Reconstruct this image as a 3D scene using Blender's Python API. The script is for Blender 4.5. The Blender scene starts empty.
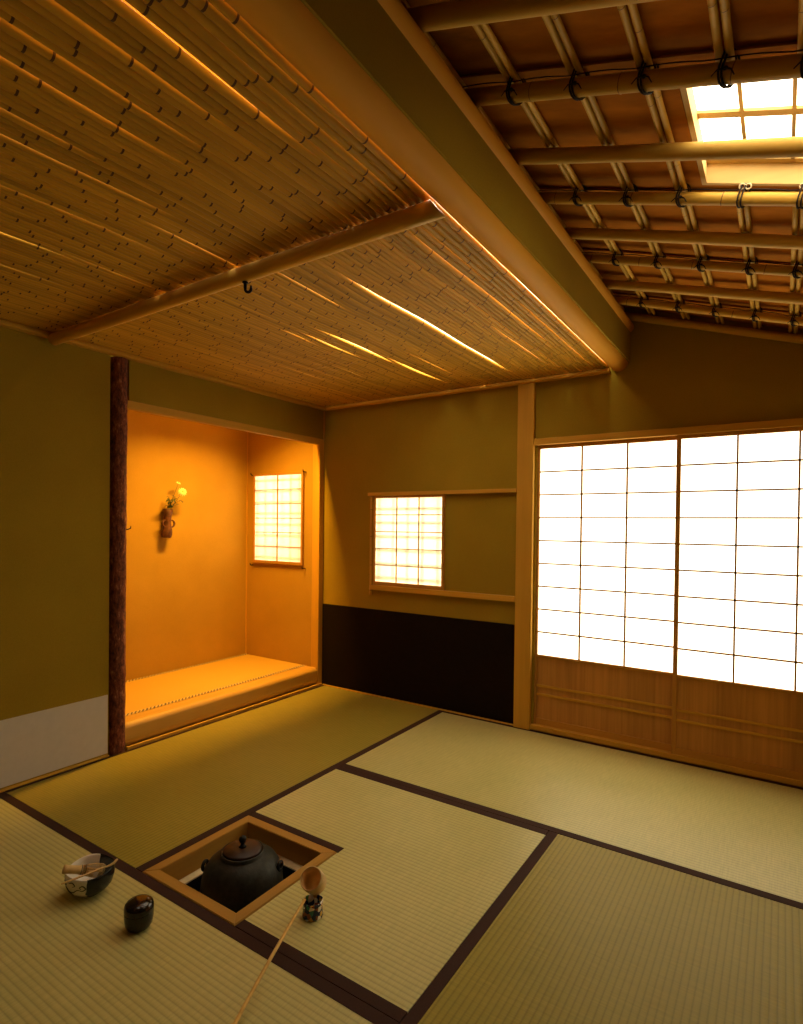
import bpy, bmesh, math, random
from mathutils import Vector, Matrix, Quaternion
random.seed(7)
C = bpy.context.scene.collection
PI = math.pi
WM = {}          # world matrix of every object built, so parts can be placed under their thing

# ------------------------------------------------------------------ materials
def new_mat(name):
    m = bpy.data.materials.new(name); m.use_nodes = True
    nt = m.node_tree; nt.nodes.clear()
    out = nt.nodes.new('ShaderNodeOutputMaterial')
    b = nt.nodes.new('ShaderNodeBsdfPrincipled')
    nt.links.new(b.outputs[0], out.inputs[0])
    return m, nt, b, out

def coords(nt, scale, kind='Object', rnd=False):
    tc = nt.nodes.new('ShaderNodeTexCoord'); mp = nt.nodes.new('ShaderNodeMapping')
    mp.inputs['Scale'].default_value = scale
    nt.links.new(tc.outputs[kind], mp.inputs['Vector'])
    if rnd:
        oi = nt.nodes.new('ShaderNodeObjectInfo'); mu = nt.nodes.new('ShaderNodeMath'); mu.operation = 'MULTIPLY'
        mu.inputs[1].default_value = 37.0
        nt.links.new(oi.outputs['Random'], mu.inputs[0])
        nt.links.new(mu.outputs[0], mp.inputs['Location'])
    return mp.outputs[0]

def ramp(nt, fac, stops):
    r = nt.nodes.new('ShaderNodeValToRGB'); els = r.color_ramp.elements
    while len(els) < len(stops): els.new(0.5)
    for e, (p, c) in zip(els, stops): e.position = p; e.color = (*c, 1)
    nt.links.new(fac, r.inputs[0]); return r.outputs[0]

def noise(nt, vec, scale, detail=4, rough=.55):
    n = nt.nodes.new('ShaderNodeTexNoise'); n.inputs['Scale'].default_value = scale
    n.inputs['Detail'].default_value = detail; n.inputs['Roughness'].default_value = rough
    nt.links.new(vec, n.inputs['Vector']); return n.outputs[0]

def bump(nt, b, h, strength, dist):
    bp = nt.nodes.new('ShaderNodeBump'); bp.inputs['Strength'].default_value = strength
    bp.inputs['Distance'].default_value = dist
    nt.links.new(h, bp.inputs['Height']); nt.links.new(bp.outputs[0], b.inputs['Normal'])

def mul(c, k): return tuple(min(1, x * k) for x in c)

def plain(name, c, rough=.6, metal=0, var=.12, scale=40, bmp=0, spec=.3):
    m, nt, b, o = new_mat(name); v = coords(nt, (1, 1, 1))
    n = noise(nt, v, scale)
    nt.links.new(ramp(nt, n, [(.3, mul(c, 1 - var)), (.7, mul(c, 1 + var))]), b.inputs['Base Color'])
    b.inputs['Roughness'].default_value = rough; b.inputs['Metallic'].default_value = metal
    b.inputs['Specular IOR Level'].default_value = spec
    if bmp: bump(nt, b, n, bmp, .002)
    return m

def wood(name, c, axis='z', rough=.5, var=.22, fine=1.0, spec=.4):
    m, nt, b, o = new_mat(name)
    s = [34 * fine] * 3; s['xyz'.index(axis)] = 1.6
    v = coords(nt, s, rnd=True)
    n1 = noise(nt, v, 1.0, 6, .6)
    s2 = [7 * fine] * 3; s2['xyz'.index(axis)] = .8
    n2 = noise(nt, coords(nt, s2, rnd=True), 1.0, 3)
    mx = nt.nodes.new('ShaderNodeMath'); mx.operation = 'ADD'
    nt.links.new(n1, mx.inputs[0]); nt.links.new(n2, mx.inputs[1])
    hf = nt.nodes.new('ShaderNodeMath'); hf.operation = 'MULTIPLY'; hf.inputs[1].default_value = .5
    nt.links.new(mx.outputs[0], hf.inputs[0])
    nt.links.new(ramp(nt, hf.outputs[0], [(.3, mul(c, 1 - var)), (.5, c), (.7, mul(c, 1 + var))]), b.inputs['Base Color'])
    b.inputs['Roughness'].default_value = rough; b.inputs['Specular IOR Level'].default_value = spec
    bump(nt, b, n1, .05, .001)
    return m

def plaster(name, c):
    m, nt, b, o = new_mat(name); v = coords(nt, (1, 1, 1))
    n = noise(nt, v, 260, 6, .7); n2 = noise(nt, v, 3, 3)
    a = nt.nodes.new('ShaderNodeMath'); a.operation = 'MULTIPLY_ADD'; a.inputs[1].default_value = .45
    nt.links.new(n2, a.inputs[0])
    h = nt.nodes.new('ShaderNodeMath'); h.operation = 'MULTIPLY'; h.inputs[1].default_value = .55
    nt.links.new(n, h.inputs[0]); nt.links.new(h.outputs[0], a.inputs[2])
    nt.links.new(ramp(nt, a.outputs[0], [(.35, mul(c, .88)), (.65, mul(c, 1.12))]), b.inputs['Base Color'])
    b.inputs['Roughness'].default_value = .95; b.inputs['Specular IOR Level'].default_value = .1
    bump(nt, b, n, .25, .003)
    return m

def tatami(name, axis, c, spec):
    # rush ridges run along `axis`, 16 mm apart
    m, nt, b, o = new_mat(name)
    tc = nt.nodes.new('ShaderNodeTexCoord'); sp = nt.nodes.new('ShaderNodeSeparateXYZ')
    nt.links.new(tc.outputs['Object'], sp.inputs[0])
    acr = sp.outputs['Y' if axis == 'x' else 'X']; alo = sp.outputs['X' if axis == 'x' else 'Y']
    def f(op, a, k):
        q = nt.nodes.new('ShaderNodeMath'); q.operation = op
        nt.links.new(a, q.inputs[0])
        if k is not None: q.inputs[1].default_value = k
        return q.outputs[0]
    s = f('SINE', f('MULTIPLY', acr, 2 * PI / .016), None)
    s = f('MULTIPLY_ADD', s, .5); s.node.inputs[2].default_value = .5
    s = f('POWER', s, .55)
    # stitches across the ridge, small
    t = f('SINE', f('MULTIPLY', alo, 2 * PI / .020), None)
    t = f('MULTIPLY_ADD', t, .06); t.node.inputs[2].default_value = .06
    mpv = coords(nt, (60, 60, 60)); 
    n = noise(nt, coords(nt, (14, 220, 1) if axis == 'y' else (220, 14, 1)), 1, 4)
    big = noise(nt, coords(nt, (1, 1, 1)), 4, 3)
    add = nt.nodes.new('ShaderNodeMath'); add.operation = 'ADD'
    nt.links.new(s, add.inputs[0]); nt.links.new(t, add.inputs[1])
    colr = ramp(nt, s, [(0, mul(c, .74)), (.5, mul(c, .97)), (1, mul(c, 1.03))])
    mx = nt.nodes.new('ShaderNodeMix'); mx.data_type = 'RGBA'; mx.blend_type = 'MULTIPLY'; mx.inputs[0].default_value = 1
    nt.links.new(colr, mx.inputs[6])
    nt.links.new(ramp(nt, n, [(.3, (.86, .87, .82)), (.7, (1.06, 1.04, 1.02))]), mx.inputs[7])
    mx2 = nt.nodes.new('ShaderNodeMix'); mx2.data_type = 'RGBA'; mx2.blend_type = 'MULTIPLY'; mx2.inputs[0].default_value = 1
    nt.links.new(mx.outputs[2], mx2.inputs[6])
    nt.links.new(ramp(nt, big, [(.35, (.93, .94, .90)), (.65, (1, 1, 1))]), mx2.inputs[7])
    nt.links.new(mx2.outputs[2], b.inputs['Base Color'])
    b.inputs['Roughness'].default_value = .42; b.inputs['Specular IOR Level'].default_value = spec
    bump(nt, b, add.outputs[0], .22, .0022)
    return m

def paper_lit(name, c, strength):
    # translucent window paper with the daylight behind it: a lit window
    m, nt, b, o = new_mat(name)
    v = coords(nt, (1, 1, 1)); n = noise(nt, v, 25, 4)
    col = ramp(nt, n, [(.3, mul(c, .97)), (.7, c)])
    b.inputs['Base Color'].default_value = (.8, .76, .66, 1); b.inputs['Roughness'].default_value = .9
    nt.links.new(col, b.inputs['Emission Color']); b.inputs['Emission Strength'].default_value = strength
    return m

def paper_through(name, c):
    m, nt, b, o = new_mat(name)
    nt.nodes.remove(b)
    t = nt.nodes.new('ShaderNodeBsdfTranslucent'); d = nt.nodes.new('ShaderNodeBsdfDiffuse'); mx = nt.nodes.new('ShaderNodeMixShader')
    col = ramp(nt, noise(nt, coords(nt, (1, 1, 1)), 30, 4), [(.3, mul(c, .96)), (.7, c)])
    nt.links.new(col, t.inputs[0]); nt.links.new(col, d.inputs[0])
    mx.inputs[0].default_value = .3
    nt.links.new(t.outputs[0], mx.inputs[1]); nt.links.new(d.outputs[0], mx.inputs[2]); nt.links.new(mx.outputs[0], o.inputs[0])
    return m

WALL = plaster('mud_plaster', (.32, .213, .016))
ALC = plaster('alcove_plaster', (.44, .25, .035))
W_HINOKI = {a: wood('pale_cypress_' + a, (.58, .31, .034), a, .55, .16, 1, .15) for a in 'xyz'}
W_LOG = wood('polished_log', (.66, .38, .055), 'z', .5, .12, .35)
W_BEAM = wood('beam_log', (.66, .32, .034), 'z', .55, .10, .25, .08)
W_RAFT = wood('rafter_log', (.56, .345, .066), 'z', .55, .18, .4, .15)
W_BOARD = wood('thin_cedar_board', (.36, .125, .008), 'x', .85, .45, .8, .05)
W_SASH = {a: wood('sash_cedar_' + a, (.46, .22, .035), a, .6, .18, 1, .15) for a in 'xyz'}
W_PANEL = wood('skirting_cedar', (.50, .235, .050), 'z', .5, .32, 1.6, .2)
W_ROBUCHI = {a: wood('hearth_frame_wood_' + a, (.36, .19, .030), a, .5, .2, 1, .2) for a in 'xy'}
EDGE = plain('brown_mat_edging', (.034, .011, .005), .9, 0, .2, 300)
# same rush; loss of sheen along y ridges is painted into darker colour
TAT = {'x': tatami('rush_x', 'x', (.50, .455, .165), .5), 'y': tatami('rush_y_dimmed', 'y', (.31, .250, .038), .12)}
PAPER_DADO = plain('pale_dado_paper', (.60, .565, .50), .9, 0, .03, 30)
PAPER_DARK = plain('dark_dado_paper', (.010, .0045, .002), .9, 0, .15, 30, 0, .12)
SHOJI = paper_lit('screen_paper_daylight', (1.0, .88, .62), 4.6)
SKYPAPER = paper_lit('skylight_paper_daylight', (1.0, .89, .66), 9.0)
PAPER_T = paper_through('window_paper', (.90, .86, .76))
IRON = plain('cast_iron', (.022, .022, .016), .5, .35, .35, 60, .5)
BLACKIRON = plain('black_iron', (.010, .009, .008), .45, .5, .2, 60)
COPPER = plain('brown_lid', (.022, .008, .004), .42, 0, .3, 30)
BROWNCORD = plain('dark_cord', (.018, .010, .006), .8, 0, .3, 200)
PALECORD = plain('pale_cord', (.75, .62, .38), .7, 0, .1, 100)
CLAY = plain('hearth_clay', (.75, .62, .36), .95, 0, .1, 60)
ASH = plain('dark_ash', (.020, .017, .012), .95, 0, .3, 80, .4)
SOIL = plain('void_timber', (.10, .055, .02), .9)

def bamboo_mat(name, c, node=False):
    m, nt, b, o = new_mat(name)
    oi = nt.nodes.new('ShaderNodeObjectInfo')
    if node:
        b.inputs['Base Color'].default_value = (*c, 1)
    else:
        cr = ramp(nt, oi.outputs['Random'], [(0, mul(c, .80)), (.5, c), (1, mul(c, 1.18))])
        n = noise(nt, coords(nt, (60, 60, 2.2), rnd=True), 1, 4)
        mx = nt.nodes.new('ShaderNodeMix'); mx.data_type = 'RGBA'; mx.blend_type = 'MULTIPLY'; mx.inputs[0].default_value = 1
        nt.links.new(cr, mx.inputs[6])
        nt.links.new(ramp(nt, n, [(.3, (.80, .78, .70)), (.7, (1.08, 1.06, 1.0))]), mx.inputs[7])
        nt.links.new(mx.outputs[2], b.inputs['Base Color'])
    b.inputs['Roughness'].default_value = .45; b.inputs['Specular IOR Level'].default_value = .13
    return m
CANE = bamboo_mat('ceiling_bamboo', (.54, .30, .030))
CANENODE = bamboo_mat('ceiling_bamboo_node', (.10, .045, .018), True)
BAMB = bamboo_mat('rafter_bamboo', (.60, .37, .066))
BAMBNODE = bamboo_mat('rafter_bamboo_node', (.17, .09, .035), True)

# ------------------------------------------------------------------ object helpers
def obj(name, bm, mats, parent=None, M=None, smooth=False):
    """Link one mesh object. With M the mesh is local to the world matrix M, otherwise it is in world coordinates."""
    if M is None:
        co = [v.co for v in bm.verts]
        c = Vector([(min(v[i] for v in co) + max(v[i] for v in co)) / 2 for i in range(3)])
        c.z = min(v.z for v in co)
        if parent is not None and not isinstance(parent, bpy.types.Object): parent = None
        M = Matrix.Translation(c)
        bmesh.ops.translate(bm, verts=bm.verts, vec=-c)
    me = bpy.data.meshes.new(name)
    bmesh.ops.recalc_face_normals(bm, faces=bm.faces)
    bm.to_mesh(me); bm.free()
    for m in (mats if isinstance(mats, (list, tuple)) else [mats]): me.materials.append(m)
    if smooth: me.polygons.foreach_set('use_smooth', [True] * len(me.polygons))
    o = bpy.data.objects.new(name, me); C.objects.link(o)
    if parent is not None:
        o.parent = parent; o.matrix_basis = WM[parent.name].inverted() @ M
    else: o.matrix_basis = M
    WM[o.name] = M
    return o

def thing(name, label, cat, loc, group=None):
    o = bpy.data.objects.new(name, None); C.objects.link(o); o.location = loc
    o.empty_display_size = .05
    WM[o.name] = Matrix.Translation(loc); return tag(o, label, cat, group)

def tag(o, label, cat, group=None):
    o['label'] = label; o['category'] = cat
    if group: o['group'] = group
    return o

def struct(o, label=None):
    o['kind'] = 'structure'
    if label: o['label'] = label
    return o

def new(): return bmesh.new()

def box(bm, x0, x1, y0, y1, z0, z1, bev=0, seg=2):
    r = bmesh.ops.create_cube(bm, size=1)
    vs = r['verts']
    bmesh.ops.scale(bm, verts=vs, vec=(x1 - x0, y1 - y0, z1 - z0))
    bmesh.ops.translate(bm, verts=vs, vec=((x0 + x1) / 2, (y0 + y1) / 2, (z0 + z1) / 2))
    if bev:
        es = {e for v in vs for e in v.link_edges}
        bmesh.ops.bevel(bm, geom=list(es), offset=bev, segments=seg, affect='EDGES', profile=.5)
    return bm

def bx(*a, **k): return box(new(), *a, **k)

def frames(pts, closed=False):
    n = len(pts); T = []
    for i in range(n):
        a = pts[(i - 1) % n] if (closed or i) else pts[0]
        b = pts[(i + 1) % n] if (closed or i < n - 1) else pts[-1]
        T.append((b - a).normalized())
    up = Vector((0, 0, 1)) if abs(T[0].z) < .9 else Vector((1, 0, 0))
    N = [(up - up.dot(T[0]) * T[0]).normalized()]
    for i in range(1, n):
        q = T[i - 1].rotation_difference(T[i]); v = q @ N[-1]
        N.append((v - v.dot(T[i]) * T[i]).normalized())
    return T, N

def tube(bm, pts, rad, n=8, closed=False, cap=True, mat=0):
    pts = [Vector(p) for p in pts]; T, N = frames(pts, closed)
    R = rad if isinstance(rad, (list, tuple)) else [rad] * len(pts)
    rings = []
    for p, t, u, r in zip(pts, T, N, R):
        w = t.cross(u)
        rings.append([bm.verts.new(p + r * (math.cos(a) * u + math.sin(a) * w)) for a in [2 * PI * k / n for k in range(n)]])
    m = len(rings)
    for i in range(m if closed else m - 1):
        A, B = rings[i], rings[(i + 1) % m]
        for k in range(n):
            f = bm.faces.new((A[k], A[(k + 1) % n], B[(k + 1) % n], B[k])); f.smooth = True; f.material_index = mat
    if cap and not closed:
        for q in (rings[0], rings[-1]):
            f = bm.faces.new(q); f.material_index = mat
    return bm

def lathe(bm, prof, n=32, c=(0, 0, 0), mat=0, cap=True, matf=None):
    c = Vector(c); rings = []
    for r, z in prof:
        if r < 1e-6: rings.append([bm.verts.new(c + Vector((0, 0, z)))])
        else: rings.append([bm.verts.new(c + Vector((r * math.cos(2 * PI * k / n), r * math.sin(2 * PI * k / n), z))) for k in range(n)])
    for i in range(len(rings) - 1):
        A, B = rings[i], rings[i + 1]
        for k in range(n):
            a, b = A[k % len(A)], A[(k + 1) % n % len(A)]; d, e = B[k % len(B)], B[(k + 1) % n % len(B)]
            vs = []
            for v in (a, b, e, d):
                if v not in vs: vs.append(v)
            if len(vs) > 2:
                f = bm.faces.new(vs); f.smooth = True; f.material_index = mat
    return bm

def along(p0, p1):
    p0 = Vector(p0); p1 = Vector(p1); d = p1 - p0
    q = Vector((0, 0, 1)).rotation_difference(d.normalized())
    return Matrix.Translation(p0) @ q.to_matrix().to_4x4(), d.length

def log_mesh(L, r0, r1, wob=.0, n=20, seg=14, lump=.0, cap_round=0):
    bm = new(); pts, R = [], []
    ph = [random.uniform(0, 6.28) for _ in range(6)]
    for i in range(seg + 1):
        t = i / seg; z = L * t
        pts.append(Vector((wob * math.sin(3 * t + ph[0]) , wob * math.sin(2.3 * t + ph[1]), z)))
        rr = (r0 + (r1 - r0) * t) * (1 + lump * math.sin(9 * t + ph[2]) + lump * .6 * math.sin(21 * t + ph[3]))
        R.append(rr)
    # straighten the very ends back on the axis
    o0, o1 = pts[0].copy(), pts[-1].copy()
    for i, p in enumerate(pts):
        t = i / seg; p.x -= o0.x * (1 - t) + o1.x * t; p.y -= o0.y * (1 - t) + o1.y * t
    if cap_round:
        pts = [Vector((pts[0].x, pts[0].y, -cap_round * .5))] + pts; R = [R[0] * .72] + R
    tube(bm, pts, R, n)
    return bm

def bamboo_mesh(L, r0, r1, nodes, n=12, ring=1.06):
    """culm along local z with a swollen dark-edged node at every given height"""
    bm = new(); pts, R, M = [], [], []
    def rad(z): return r0 + (r1 - r0) * z / L
    st = [(0, 1.0, 0)]
    for z in nodes:
        w = rad(z)
        st += [(z - .006, .97, 0), (z - .0025, 1.0, 1), (z, ring, 1), (z + .002, .985, 0), (z + .006, 1.0, 0)]
    st.append((L, 1.0, 0))
    st = [s for s in st if 0 <= s[0] <= L]
    pts = [Vector((0, 0, s[0])) for s in st]; R = [rad(s[0]) * s[1] for s in st]
    T, N = frames(pts); rings = []
    for p, r in zip(pts, R):
        rings.append([bm.verts.new(p + Vector((r * math.cos(2 * PI * k / n), r * math.sin(2 * PI * k / n), 0))) for k in range(n)])
    for i in range(len(rings) - 1):
        for k in range(n):
            f = bm.faces.new((rings[i][k], rings[i][(k + 1) % n], rings[i + 1][(k + 1) % n], rings[i + 1][k]))
            f.smooth = True; f.material_index = st[i + 1][2] if st[i][2] == 1 or st[i + 1][1] == ring else 0
    bm.faces.new(rings[0]); bm.faces.new(rings[-1])
    return bm

# ------------------------------------------------------------------ room shell
T = .955; RX = 2.865; CEIL = 1.863      # a mat is 0.955 x 1.91 m, the room 2.865 m square
FRONT = -3.35; AX = 4.0; AY0 = -2.3

def slabs(name, parts, m):
    bm = new()
    for p in parts: box(bm, *p)
    return struct(obj(name, bm, m))

PX0, PX1, PY0, PY1 = .955, 1.379, -1.910, -1.486      # hearth opening
slabs('floor', [(-.9, AX + .1, PY1, .4, -.12, -.058), (-.9, AX + .1, -4.1, PY0, -.12, -.058), (-.9, PX0, PY0, PY1, -.12, -.058),
                (PX1, AX + .1, PY0, PY1, -.12, -.058), (RX + .01, AX, -4.0, AY0, -.058, -.002), (0, RX + .01, FRONT, -2.868, -.058, -.002)], W_HINOKI['x'])
w1 = (.433, .938, .715, 1.258)      # back-wall window x0,x1,z0,z1
w2 = (-.626, -.153, .812, 1.432)    # alcove window
SX0, SX1, SZ = 1.492, RX, 1.535     # big screens opening
slabs('wall_back', [(0, w1[0], 0, .09, -.06, 2.55), (w1[1], 1.49, 0, .09, -.06, 2.55), (w1[0], w1[1], 0, .09, -.06, w1[2]),
                    (w1[0], w1[1], 0, .09, w1[3], 2.55), (1.49, RX + .1, 0, .09, SZ, 2.55), (1.49, RX + .1, .0, .09, -.06, -.005)], WALL)
wl = slabs('wall_left', [(-.09, 0, FRONT, -1.477, -.06, 2.55), (-.09, -.060, -1.477, -1.386, -.06, 2.55), (-.03, 0, -1.386, 0, 1.653, 2.55)], WALL)
dp = obj('dado_paper', bx(0, .0025, FRONT, -1.482, .012, .282), PAPER_DADO, wl); dp['label'] = 'pale dado paper along the wall foot'
wb = bpy.data.objects['wall_back']
dk = obj('dado_paper', bx(.004, 1.384, -.004, 0, .008, .548), PAPER_DARK, wb); dk['label'] = 'black dado paper along the wall foot'
slabs('wall_right', [(RX + .021, RX + .09, AY0, .09, -.06, 2.55)], WALL)
slabs('wall_front', [(-.09, RX + .5, FRONT - .09, FRONT, -.06, 2.55), (RX + .09, AX + .1, AY0, AY0 + .09, -.06, 2.55),
                     (AX, AX + .1, -4.1, AY0, -.06, 2.55), (RX + .4, AX + .1, -4.1, -4.0, -.06, 2.55), (RX + .4, RX + .5, -4.1, FRONT, -.06, 2.55)], SOIL)
slabs('ceiling', [(-.9, AX + .1, -4.1, .09, 2.50, 2.56)], W_HINOKI['y'])
# alcove shell
AXB = -.718; AFL = .100
slabs('wall_alcove_back', [(AXB - .08, AXB, -1.75, .09, -.06, 2.3)], ALC)
slabs('wall_alcove_right', [(AXB, w2[0], -.03, .09, -.06, 2.3), (w2[1], -.0605, -.03, .09, -.06, 2.3), (w2[0], w2[1], -.03, .09, -.06, w2[2]),
                            (w2[0], w2[1], -.03, .09, w2[3], 2.3)], ALC)
slabs('wall_alcove_left', [(AXB, -.09, -1.75, -1.66, -.06, 2.3)], ALC)
slabs('ceiling_alcove', [(AXB, -.06, -1.66, -.03, 2.02, 2.06)], ALC)
slabs('floor_alcove', [(AXB, -.105, -1.66, -.03, -.06, AFL - .012)], W_HINOKI['y'])
# corner beads and base trims
struct(obj('trim_1', bx(AXB, AXB + .007, -.037, -.03, AFL, 2.02), W_HINOKI['z']), 'thin pale bead in the alcove corner')
struct(obj('trim_2', bx(0, .006, -.010, 0, 1.655, 1.845), W_HINOKI['z']), 'thin pale bead in the room corner above the alcove')
struct(obj('baseboard_left', bx(0, .018, -2.866, -1.482, -.058, .007, bev=.002), W_HINOKI['y']))
struct(obj('baseboard_alcove', bx(0, .014, -1.392, -.012, -.058, .013, bev=.002), W_HINOKI['y']))
struct(obj('baseboard_back', bx(.016, RX, -.012, 0, -.058, .006, bev=.002), W_HINOKI['x']))
# ceiling edge trims (round-edged poles along the walls)
struct(obj('trim_3', bx(0, .042, -2.95, 0, 1.842, CEIL, bev=.006, seg=3), W_HINOKI['y']), 'pale ceiling edge strip along the left wall')
struct(obj('trim_4', bx(.043, 1.862, -.034, 0, 1.842, CEIL, bev=.006, seg=3), W_HINOKI['x']), 'pale ceiling edge strip along the back wall')
# plaster strip between the two long logs
struct(obj('wall_strip', bx(1.930, 1.952, -3.3, 0, 1.885, 2.05), WALL), 'narrow plaster strip between the two long ceiling logs')
# closes the void above the flat ceiling on the sloping side
struct(obj('wall_void', bx(1.880, 1.888, -3.34, 0, 1.945, 2.5), SOIL), 'boarding above the long log')

REFLECTOR = plain('pale_void_reflector', (.82, .78, .66), .9, 0, .03)  # unseen pale reflectors added in the void to brighten the ceiling slits
struct(obj('void_reflector_back', bx(.002, 1.876, -.030, -.006, 1.900, 2.5), REFLECTOR), 'added pale reflector above the bamboo ceiling')
struct(obj('void_reflector_left', bx(.002, .012, -3.3, -.032, 1.900, 2.5), REFLECTOR), 'added pale reflector above the bamboo ceiling')

# ------------------------------------------------------------------ tatami
def mat_thing(poly, axis, edges, label):
    xs = [p[0] for p in poly]; ys = [p[1] for p in poly]
    t = thing('tatami_mat', label, 'tatami mat', ((min(xs) + max(xs)) / 2, (min(ys) + max(ys)) / 2, -.055), 'tatami mats on the floor')
    bm = new(); f = bm.faces.new([bm.verts.new((x, y, -.055)) for x, y in poly])
    r = bmesh.ops.extrude_face_region(bm, geom=[f])
    bmesh.ops.translate(bm, verts=[g for g in r['geom'] if isinstance(g, bmesh.types.BMVert)], vec=(0, 0, .055))
    obj('rush_surface', bm, TAT[axis], t)
    for e in edges:
        o = obj('cloth_edging', bx(*e, -.054, .0012), EDGE, t)
        o['label'] = 'dark brown cloth edging'
g = .0012; H = .033
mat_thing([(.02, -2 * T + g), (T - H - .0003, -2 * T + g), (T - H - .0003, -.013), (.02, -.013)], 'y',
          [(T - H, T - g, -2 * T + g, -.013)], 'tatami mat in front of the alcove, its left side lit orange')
mat_thing([(T + g, -T + H), (RX - .003, -T + H), (RX - .003, -.0355), (T + g, -.0355)], 'x',
          [(T + g, RX - .003, -T + g, -T + H - .0003), (T + g, RX - .003, -.0352, -.0125)], 'tatami mat lying along the tall paper screens')
hb = -T - H + g * 0
mat_thing([(T + g, PY1 + .031), (PX1 + .005, PY1 + .031), (PX1 + .005, PY1 - .0), (PX1 + .002, PY1), (PX1 + .002, -2 * T + H), (2 * T - g, -2 * T + H), (2 * T - g, -T - H), (T + g, -T - H)], 'x',
          [(T + g, 2 * T - g, -T - H + .0003, -T - g), (PX1 + .002, 2 * T - g, -2 * T + g, -2 * T + H - .0003), (T + g, PX1 + .0047, PY1 + .0015, PY1 + .0307)],
          'half-size tatami mat cut around the sunken hearth')
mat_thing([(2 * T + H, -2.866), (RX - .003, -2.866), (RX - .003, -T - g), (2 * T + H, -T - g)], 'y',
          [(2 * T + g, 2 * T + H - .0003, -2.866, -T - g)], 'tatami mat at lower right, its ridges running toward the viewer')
mat_thing([(.02, -2.866), (2 * T - g, -2.866), (2 * T - g, -2 * T - H), (.02, -2 * T - H)], 'x',
          [(.02, 2 * T - g, -2 * T - H + .0003, -2 * T - g)], 'tatami mat at lower left carrying the tea bowl and the black caddy')
# heri along the alcove side of the alcove mat
am = bpy.data.objects['tatami_mat']
o = obj('cloth_edging', bx(.0185, .036, -2 * T + g, -.014, -.002, .0014), EDGE, am); o['label'] = 'dark brown cloth edging'

# ------------------------------------------------------------------ hearth
hf = thing('hearth_curb', 'square wooden curb framing the sunken hearth', 'hearth curb', ((PX0 + PX1) / 2, (PY0 + PY1) / 2, -.066))
fw = .036
def mitre(a, b, ax):
    # one mitred rail of the frame, from outer corner a to outer corner b
    bm = new(); c = Vector(((PX0 + PX1) / 2, (PY0 + PY1) / 2))
    a = Vector(a); b = Vector(b); d = (b - a).normalized(); nrm = Vector((-d.y, d.x))
    if nrm.dot(c - a) < 0: nrm = -nrm
    q = [a, b, b - d * fw + nrm * fw, a + d * fw + nrm * fw]
    lo = [bm.verts.new((p.x, p.y, -.066)) for p in q]; hi = [bm.verts.new((p.x, p.y, .0025)) for p in q]
    bm.faces.new(lo); bm.faces.new(hi)
    for i in range(4): bm.faces.new((lo[i], lo[(i + 1) % 4], hi[(i + 1) % 4], hi[i]))
    bmesh.ops.recalc_face_normals(bm, faces=bm.faces)
    bmesh.ops.bevel(bm, geom=[e for e in bm.edges if abs(e.verts[0].co.z - e.verts[1].co.z) < 1e-6 and e.verts[0].co.z > 0], offset=.0018, segments=2, affect='EDGES')
    obj('rail', bm, W_ROBUCHI[ax], hf)
x0, x1, y0, y1 = PX0 + .0015, PX1 - .0005, PY0 + .0015, PY1 - .0005
mitre((x0, y0), (x1, y0), 'x'); mitre((x1, y0), (x1, y1), 'y'); mitre((x1, y1), (x0, y1), 'x'); mitre((x0, y1), (x0, y0), 'y')
hp = thing('hearth_pit', 'clay-lined hearth pit sunk below the wooden frame', 'hearth', ((PX0 + PX1) / 2, (PY0 + PY1) / 2, -.42))
def frame_ring(bm, X0, X1, Y0, Y1, w, z0, z1):
    box(bm, X0, X1, Y0, Y0 + w, z0, z1); box(bm, X0, X1, Y1 - w, Y1, z0, z1)
    box(bm, X0, X0 + w, Y0 + w, Y1 - w, z0, z1); box(bm, X1 - w, X1, Y0 + w, Y1 - w, z0, z1)
    return bm
obj('clay_lining', frame_ring(new(), PX0 + .003, PX1 - .003, PY0 + .003, PY1 - .003, .062, -.42, -.068), CLAY, hp)
obj('inner_wall', frame_ring(new(), PX0 + .066, PX1 - .066, PY0 + .066, PY1 - .066, .003, -.42, -.071), ASH, hp)
bm = bx(PX0 + .070, PX1 - .070, PY0 + .070, PY1 - .070, -.42, -.20)
obj('ash_bed', bm, ASH, hp)

# kettle
KX, KY = 1.167, -1.698
kt = thing('tea_kettle', 'round black iron kettle sitting in the sunken hearth', 'kettle', (KX, KY, -.199))
prof = [(0, -.199), (.07, -.199), (.095, -.185), (.115, -.155), (.1255, -.115), (.1285, -.075), (.126, -.045), (.118, -.015), (.103, .008), (.085, .022), (.071, .027),
        (.068, .030), (.068, .038), (.064, .040), (.061, .037), (.061, .030), (.0, .028)]
obj('body', lathe(new(), prof, 48, (KX, KY, 0)), IRON, kt)
lid = obj('lid', lathe(new(), [(0, .030), (.0595, .031), (.0595, .040), (.056, .0425), (.03, .047), (.0, .048)], 40, (KX, KY, .002)), COPPER, kt)
lid['label'] = 'reddish brown lid'
obj('knob', lathe(new(), [(0, .048), (.013, .050), (.007, .054), (.005, .060), (.010, .066), (.0125, .073), (.010, .080), (.004, .084), (0, .085)], 20, (KX, KY, .0)), BLACKIRON, lid)
for s in (-1, 1):
    d = Vector((.834, .552, 0)) * s      # lugs to the left and right as seen
    c = Vector((KX, KY, -.012)) + d * .112
    bm = new(); pts = []
    side = Vector((-d.y, d.x, 0)).normalized()
    for k in range(14):
        a = 2 * PI * k / 14; pts.append(c + d * .007 + d.normalized() * .006 * math.cos(a) * .6 + side * .013 * math.cos(a) + Vector((0, 0, .013 * math.sin(a))))
    tube(bm, pts, .0055, 8, True)
    obj('ring_lug', bm, BLACKIRON, kt)

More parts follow.
